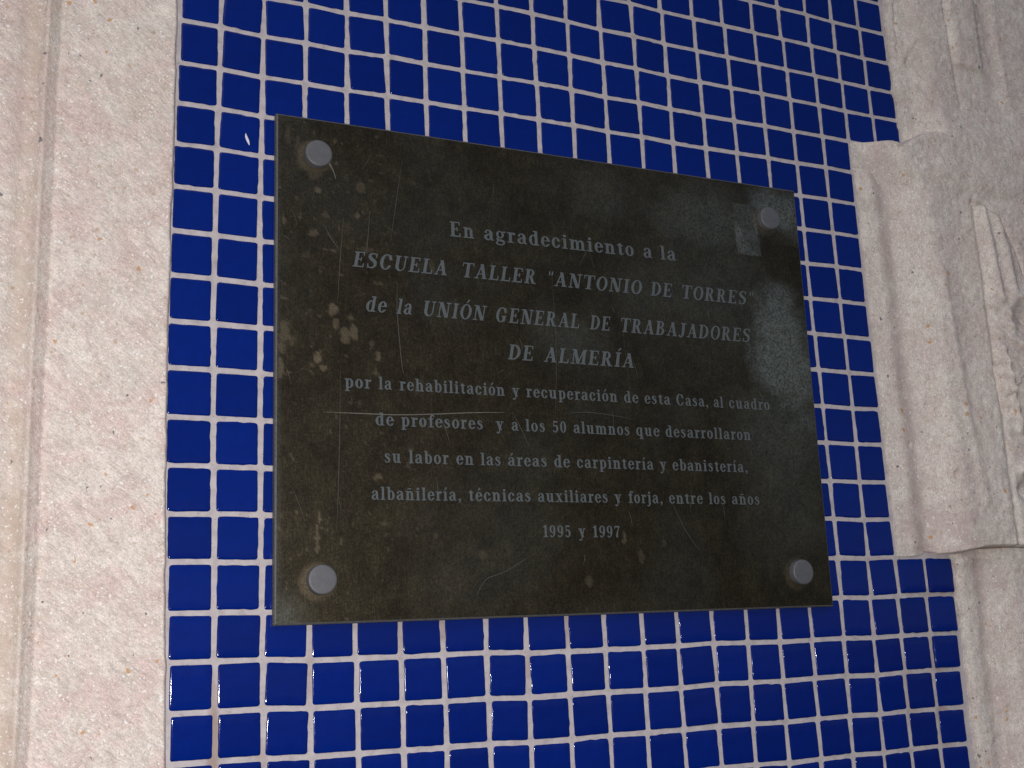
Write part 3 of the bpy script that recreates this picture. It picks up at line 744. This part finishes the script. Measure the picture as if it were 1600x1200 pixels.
def build(ch):
    if ch in 'ÓÍ':
        g = build({'Ó': 'O', 'Í': 'I'}[ch]); acute(g, g.adv * 0.5 + (0.02), 1.09); return g
    if ch in 'óáéíñ':
        g = build({'ó': 'o', 'á': 'a', 'é': 'e', 'í': 'ı', 'ñ': 'n'}[ch])
        if ch == 'ñ': g.S([(.17, .83, .05), (.24, .90, .08), (.36, .86, .08), (.45, .92, .05)])
        else: acute(g, g.adv * 0.5, 0.83)
        return g
    if ch == 'E':
        g = Glyph(.72); stem(g, .09, 0, 1, CW); g.B(.1, .61, 1 - SF, 1).B(.1, .64, 0, SF + .01).B(.2, .47, .475, .55).B(.555, .62, .76, 1).B(.59, .66, 0, .27).B(.42, .485, .38, .65); return g
    if ch == 'L':
        g = Glyph(.68); stem(g, .09, 0, 1, CW); g.B(.1, .62, 0, SF + .01).B(.57, .64, 0, .30); return g
    if ch == 'F' or ch == 'P': return build('E')
    if ch == 'S':
        g = Glyph(.66); g.S([(.53, .74, .06), (.47, .91, .07), (.32, .965, .08), (.15, .89, .13), (.12, .74, .18), (.26, .58, .21), (.46, .43, .21), (.51, .24, .17), (.42, .08, .11), (.27, .03, .08), (.12, .09, .07), (.06, .26, .06)])
        g.B(.50, .56, .70, 1.0).B(.04, .10, 0, .30); return g
    if ch in 'CG':
        g = Glyph(.78 if ch == 'C' else .84); g.ring(.39, .5, .37, .515, CW, .075); g.cut(.50, .95, .28, .66)
        g.B(.60, .665, .62, .98)
        if ch == 'G': g.B(.48, .67, .06, .42).B(.40, .76, .37, .44)
        else: g.S([(.62, .22, .05), (.68, .29, .05)], False)
        return g
    if ch == 'U':
        g = Glyph(.84); g.B(.10, .30, .32, 1).B(.62, .70, .32, 1).B(0.02, .385, 1 - SF, 1).B(.52, .80, 1 - SF, 1)
        f = np.maximum(g.ell(.40, .34, .30, .355), -g.ell(.46, .34, .16, .27)); g.add(np.maximum(f, g.Y - .34)); return g
    if ch == 'A':
        g = Glyph(.82); g.par(.13, .40, 0, 1, .085).par(.38, .66, 1, 0, .21).B(.20, .56, .29, .36).B(0, .27, 0, SF).B(.48, .82, 0, SF); return g
    if ch == 'T':
        g = Glyph(.76); g.B(.28, .48, 0, 1).B(.02, .74, 1 - SF, 1).B(.18, .58, 0, SF).B(.01, .07, .74, 1).B(.69, .75, .74, 1); return g
    if ch == 'R':
        g = Glyph(.80); stem(g, .09, 0, 1, CW); g.ring(.33, .735, .28, .265, .17, SF, (.29, 1, 0, 1.1)).B(.2, .34, 1 - SF, 1).B(.2, .34, .47, .545)
        g.par(.38, .62, .53, 0, .20).B(.54, .80, 0, SF); return g
    if ch == 'B':
        g = Glyph(.76); stem(g, .09, 0, 1, CW); g.ring(.33, .755, .27, .245, .17, SF, (.29, 1, 0, 1.1)).ring(.34, .275, .33, .275, .19, SF, (.29, 1, -.1, 1))
        g.B(.2, .34, 1 - SF, 1).B(.2, .34, .49, .56).B(.2, .34, 0, SF); return g
    if ch == 'D':
        g = Glyph(.82); stem(g, .09, 0, 1, CW); g.ring(.30, .5, .46, .5, CW, SF, (.28, 1, -.1, 1.1)).B(.2, .33, 1 - SF, 1).B(.2, .33, 0, SF); return g
    if ch == 'N':
        g = Glyph(.88); g.B(.12, .195, 0, 1).B(.66, .735, 0, 1).par(.20, .64, 1, 0, .23).B(0, .24, 1 - SF, 1).B(0.01, .32, 0, SF).B(.54, .86, 1 - SF, 1); return g
    if ch == 'M':
        g = Glyph(1.04); g.B(.12, .19, 0, 1).B(.73, .92, 0, 1).par(.20, .50, 1, 0.02, .21).par(.48, .78, 0.02, 1, .09).B(0, .24, 1 - SF, 1).B(.0, .31, 0, SF).B(.64, 1.0, 0, SF).B(.74, 1.0, 1 - SF, 1); return g
    if ch == 'O':
        g = Glyph(.80); g.ring(.40, .5, .375, .515, CW - .01, .075); return g
    if ch == 'I':
        g = Glyph(.42); stem(g, .11, 0, 1, CW); return g
    if ch == 'J':
        g = Glyph(.56); g.B(.24, .44, .18, 1).B(.12, .54, 1 - SF, 1).S([(.34, .22, .2), (.29, .05, .13), (.16, -.01, .09), (.09, .08, .15)]); return g
    if ch == '"':
        g = Glyph(.42); g.par(.13, .12, .70, 1, .085).par(.29, .31, .70, 1, .085); return g
    # lower case
    X = XH
    def bowl(g, cx, clip=None, rx=.265): g.ring(cx, X / 2, rx, X / 2 + .012, LW, .07, clip)
    if ch == 'o':
        g = Glyph(.56); bowl(g, .28); return g
    if ch == 'a':
        g = Glyph(.58); g.B(.33, .33 + LW, .10, .52)
        g.S([(.12, .54, .13), (.15, .64, .08), (.27, .685, .08), (.38, .62, .14), (.417, .5, .17)])
        g.S([(.40, .43, .07), (.24, .385, .09), (.12, .29, .14), (.105, .165, .17), (.19, .05, .10), (.30, .06, .08), (.40, .16, .07)])
        g.S([(.42, .14, .15), (.47, .05, .09), (.57, .05, .05)]); return g
    if ch in 'bp':
        g = Glyph(.62)
        if ch == 'b': g.B(.09, .09 + LW, 0.02, 1).B(0, .2, 1 - SF, 1)
        else: g.B(.09, .09 + LW, -.28, X).B(0, .2, X - SF, X).B(0, .36, -.28, -.28 + SF)
        bowl(g, .33, (.17, 1, -.1, 1)); return g
    if ch in 'dq':
        g = Glyph(.62)
        if ch == 'd': g.B(.36, .36 + LW, 0, 1).B(.26, .45, 1 - SF, 1).B(.45, .62, 0, SF)
        else: g.B(.36, .36 + LW, -.28, X).B(.26, .62, -.28, -.28 + SF)
        bowl(g, .285, (-.1, .45, -.1, 1)); return g
    if ch in 'ce':
        g = Glyph(.54); bowl(g, .28)
        if ch == 'c': g.cut(.33, .6, .22, .50).S([(.43, .52, .15), (.42, .55, .15)], False).S([(.43, .13, .06), (.49, .22, .05)], False)
        else: g.cut(.30, .6, .18, .36).B(.12, .50, .36, .425).B(.40, .53, .36, .50).S([(.44, .11, .06), (.50, .20, .05)], False)
        return g
    if ch == 'f':
        g = Glyph(.42); g.B(.13, .13 + LW, 0, .78).B(.03, .42, 0, SF).B(.02, .40, X - SF, X).S([(.217, .76, .175), (.25, .92, .12), (.35, .975, .08), (.42, .91, .13)]); return g
    if ch == 'g':
        g = Glyph(.58); g.ring(.26, .475, .225, .25, .135, .065).S([(.40, .60, .06), (.48, .68, .08), (.53, .665, .11)])
        g.S([(.17, .27, .06), (.09, .20, .08), (.13, .11, .13), (.32, .08, .15), (.46, .02, .13), (.475, -.10, .09), (.36, -.20, .08), (.18, -.21, .08), (.06, -.13, .10), (.09, -.02, .07), (.18, .06, .06)]); return g
    if ch in 'hn':
        g = Glyph(.68); t = 1 if ch == 'h' else X
        g.B(.09, .09 + LW, 0, t).B(0, .15, t - SF, t).B(0.01, .34, 0, SF).B(.41, .41 + LW, 0, .5).B(.34, .665, 0, SF).S([(.22, .50, .07), (.31, .645, .08), (.43, .635, .14), (.4975, .5, .175)]); return g
    if ch == 'm':
        g = Glyph(1.0); g.B(.09, .09 + LW, 0, X).B(0, .15, X - SF, X).B(0.01, .34, 0, SF)
        for d in (0, .325): g.B(.41 + d, .41 + LW + d, 0, .5).B(.345 + d, .655 + d, 0, SF).S([(.22 + d, .50, .07), (.31 + d, .645, .08), (.43 + d, .635, .14), (.4975 + d, .5, .175)])
        return g
    if ch in 'iıl':
        g = Glyph(.345); t = 1 if ch == 'l' else X
        g.B(.09, .09 + LW, 0, t).B(0, .15, t - SF, t).B(.0, .345, 0, SF)
        if ch == 'i': g.S([(.17, .89, .20), (.1701, .89, .20)], False)
        return g
    if ch == 'j':
        g = Glyph(.34); g.B(.10, .10 + LW, -.06, X).B(0.0, .15, X - SF, X).S([(.1875, -.05, .175), (.15, -.18, .11), (.06, -.235, .08), (.0, -.19, .11)]).S([(.18, .89, .20), (.1801, .89, .20)], False); return g
    if ch == 'r':
        g = Glyph(.47); g.B(.09, .09 + LW, 0, X).B(0, .15, X - SF, X).B(0.0, .36, 0, SF).S([(.22, .48, .07), (.29, .62, .09), (.38, .65, .14), (.40, .61, .15)]); return g
    if ch == 's':
        g = Glyph(.50); g.S([(.39, .53, .06), (.34, .65, .07), (.24, .685, .08), (.13, .62, .13), (.14, .50, .16), (.24, .405, .17), (.35, .31, .17), (.37, .17, .14), (.30, .06, .09), (.19, .03, .08), (.09, .08, .07), (.06, .20, .06)]); return g
    if ch == 't':
        g = Glyph(.42); g.B(.12, .12 + LW, .12, .80).B(.02, .40, X - SF, X).S([(.2075, .84, .05), (.18, .74, .17)], False).S([(.2075, .15, .175), (.26, .045, .11), (.40, .10, .05)]); return g
    if ch == 'u':
        g = Glyph(.68); g.B(.09, .09 + LW, .2, X).B(0, .15, X - SF, X).B(.40, .40 + LW, 0, X).B(.32, .45, X - SF, X).B(.5, .67, 0, SF).S([(.1775, .22, .175), (.22, .07, .12), (.31, .04, .08), (.42, .14, .06)]); return g
    if ch == 'x':
        g = Glyph(.62); g.par(.15, .47, X, 0, .19).par(.14, .47, 0, X, .075).B(0, .30, X - SF, X).B(.36, .59, X - SF, X).B(0, .25, 0, SF).B(.32, .62, 0, SF); return g
    if ch == 'y':
        g = Glyph(.62); g.par(.16, .36, X, .02, .19).par(.48, .24, X, -.20, .08).B(0, .31, X - SF, X).B(.37, .61, X - SF, X).S([(.25, -.18, .08), (.18, -.24, .08), (.12, -.20, .14)]); return g
    if ch == ',':
        g = Glyph(.30); g.S([(.15, .09, .19), (.151, .09, .19)], False).S([(.19, .06, .11), (.17, -.08, .07), (.08, -.16, .04)]); return g
    H = 0.95
    if ch == '0':
        g = Glyph(.58); g.ring(.28, H / 2, .255, H / 2 + .01, .165, .065); return g
    if ch == '1':
        g = Glyph(.48); g.B(.16, .16 + .185, 0, H).B(.05, .45, 0, SF).S([(.05, .78, .06), (.20, .90, .09)], False); return g
    if ch == '9':
        g = Glyph(.58); g.ring(.28, .645, .255, .315, .155, .065).S([(.45, .62, .165), (.44, .36, .15), (.36, .12, .10), (.22, .02, .075), (.12, .10, .14)]); return g
    if ch == '5':
        g = Glyph(.56); g.B(.10, .165, .44, H).B(.10, .46, H - .13, H).S([(.13, .50, .06), (.24, .58, .09), (.38, .52, .14), (.43, .32, .18), (.38, .12, .13), (.24, .03, .08), (.11, .12, .14)]); return g
    if ch == '7':
        g = Glyph(.56); g.B(.05, .52, H - .13, H).B(.05, .11, H - .25, H).S([(.49, H - .05, .07), (.34, .52, .10), (.27, .22, .17), (.26, .07, .18)]).clipy(0, H + .01); return g
    raise KeyError(ch)

def polys(g):
    """marching squares with full cells joined in rows"""
    f = g.f; ny, nx = f.shape; ins = f < 0
    vid = {}; V = []; F = []
    def vt(key, x, y):
        if key not in vid: vid[key] = len(V); V.append((x, y))
        return vid[key]
    def corner(i, j): return vt(('c', i, j), g.x[i], g.y[j])
    def edge(i, j, i2, j2):
        a, b = f[j, i], f[j2, i2]; t = a / (a - b)
        k = ('e', min(i, i2), min(j, j2), i == i2)
        return vt(k, g.x[i] + t * (g.x[i2] - g.x[i]), g.y[j] + t * (g.y[j2] - g.y[j]))
    for j in range(ny - 1):
        row = ins[j:j + 2]
        if not row.any(): continue
        i = 0
        while i < nx - 1:
            q = [(i, j), (i + 1, j), (i + 1, j + 1), (i, j + 1)]
            s = [ins[b, a] for a, b in q]
            if all(s):
                k = i
                while k < nx - 1 and ins[j, k + 1] and ins[j + 1, k + 1]: k += 1
                F.append((corner(i, j), corner(k, j), corner(k, j + 1), corner(i, j + 1)))
                i = k; continue
            if any(s):
                out = []
                for m in range(4):
                    a, b = q[m], q[(m + 1) % 4]
                    if s[m]: out.append(corner(*a))
                    if s[m] != s[(m + 1) % 4]: out.append(edge(*a, *b))
                if len(out) >= 3: F.append(tuple(out))
            i += 1
    return np.array(V), F
GL = {}
def glyph(ch):
    if ch not in GL:
        g = build(ch); v, f = polys(g); GL[ch] = (v, f, g.adv)
    return GL[ch]

LINES = [
 (0.372, 0, (-4.475, -4.385), [('En', 6.36, 6.98), ('agradecimiento', 7.23, 11.37), ('a', 11.64, 11.91), ('la', 12.15, 12.62)]),
 (0.366, .20, (-5.45, -5.385), [('ESCUELA', 3.96, 6.28), ('TALLER', 6.60, 8.59), ('"ANTONIO', 8.83, 11.55), ('DE', 11.77, 12.44), ('TORRES"', 12.68, 14.95)]),
 (0.366, .20, (-6.475, -6.405), [('de', 4.24, 4.77), ('la', 4.98, 5.38), ('UNIÓN', 5.60, 7.22), ('GENERAL', 7.43, 9.71), ('DE', 9.96, 10.56), ('TRABAJADORES', 10.80, 14.75)]),
 (0.368, .20, (-7.36, -7.31), [('DE', 7.72, 8.42), ('ALMERÍA', 8.66, 11.18)]),
 (0.288, 0, (-8.25, -8.19), [('por', 3.75, 4.36), ('la', 4.53, 4.84), ('rehabilitación', 5.02, 7.61), ('y', 7.79, 7.99), ('recuperación', 8.16, 10.62), ('de', 10.8, 11.21), ('esta', 11.38, 12.13), ('Casa,', 12.3, 13.26), ('al', 13.41, 13.71), ('cuadro', 13.88, 15.15)]),
 (0.288, 0, (-9.065, -9.00), [('de', 4.44, 4.87), ('profesores', 5.04, 7.03), ('y', 7.34, 7.55), ('a', 7.74, 7.92), ('los', 8.1, 8.62), ('50', 8.8, 9.18), ('alumnos', 9.36, 10.91), ('que', 11.08, 11.75), ('desarrollaron', 11.92, 14.47)]),
 (0.288, 0, (-9.89, -9.83), [('su', 4.63, 5.02), ('labor', 5.2, 6.15), ('en', 6.33, 6.76), ('las', 6.93, 7.44), ('áreas', 7.61, 8.62), ('de', 8.8, 9.22), ('carpintería', 9.4, 11.51), ('y', 11.68, 11.89), ('ebanistería,', 12.05, 14.29)]),
 (0.285, 0, (-10.71, -10.645), [('albañilería,', 4.32, 6.43), ('técnicas', 6.6, 8.16), ('auxiliares', 8.33, 10.19), ('y', 10.36, 10.56), ('forja,', 10.74, 11.71), ('entre', 11.88, 12.86), ('los', 13.04, 13.54), ('años', 13.72, 14.57)]),
 (0.288, 0, (-11.495, -11.49), [('1995', 8.42, 9.15), ('y', 9.34, 9.54), ('1997', 9.72, 10.46)]),
]
GAP = 0.10
for size, shear, (za, zb), words in LINES:
    LV, LF = [], []
    for word, x0, x1 in words:
        adv = 0; spots = []
        for ch in word:
            spots.append(adv); adv += glyph(ch)[2] + GAP
        adv -= GAP
        sx = (x1 - x0) / (adv + shear * 0.5)
        for ch, a in zip(word, spots):
            v, f, _ = glyph(ch)
            b = len(LV)
            for x, y in v:
                px = x0 + (x + a + y * shear * (size / sx if shear else 1)) * sx
                LV.append(W(px, PD + 0.014, za + (zb - za) * (px - 3) / 13 + y * size))
            LF += [tuple(i + b for i in q) for q in f]
    o = mesh_obj('inscription_line', LV, LF, M_letter, plaque, smooth=False)
    o['label'] = 'line of lettering reading ' + ' '.join(w for w, _, _ in words).replace('"', "'")
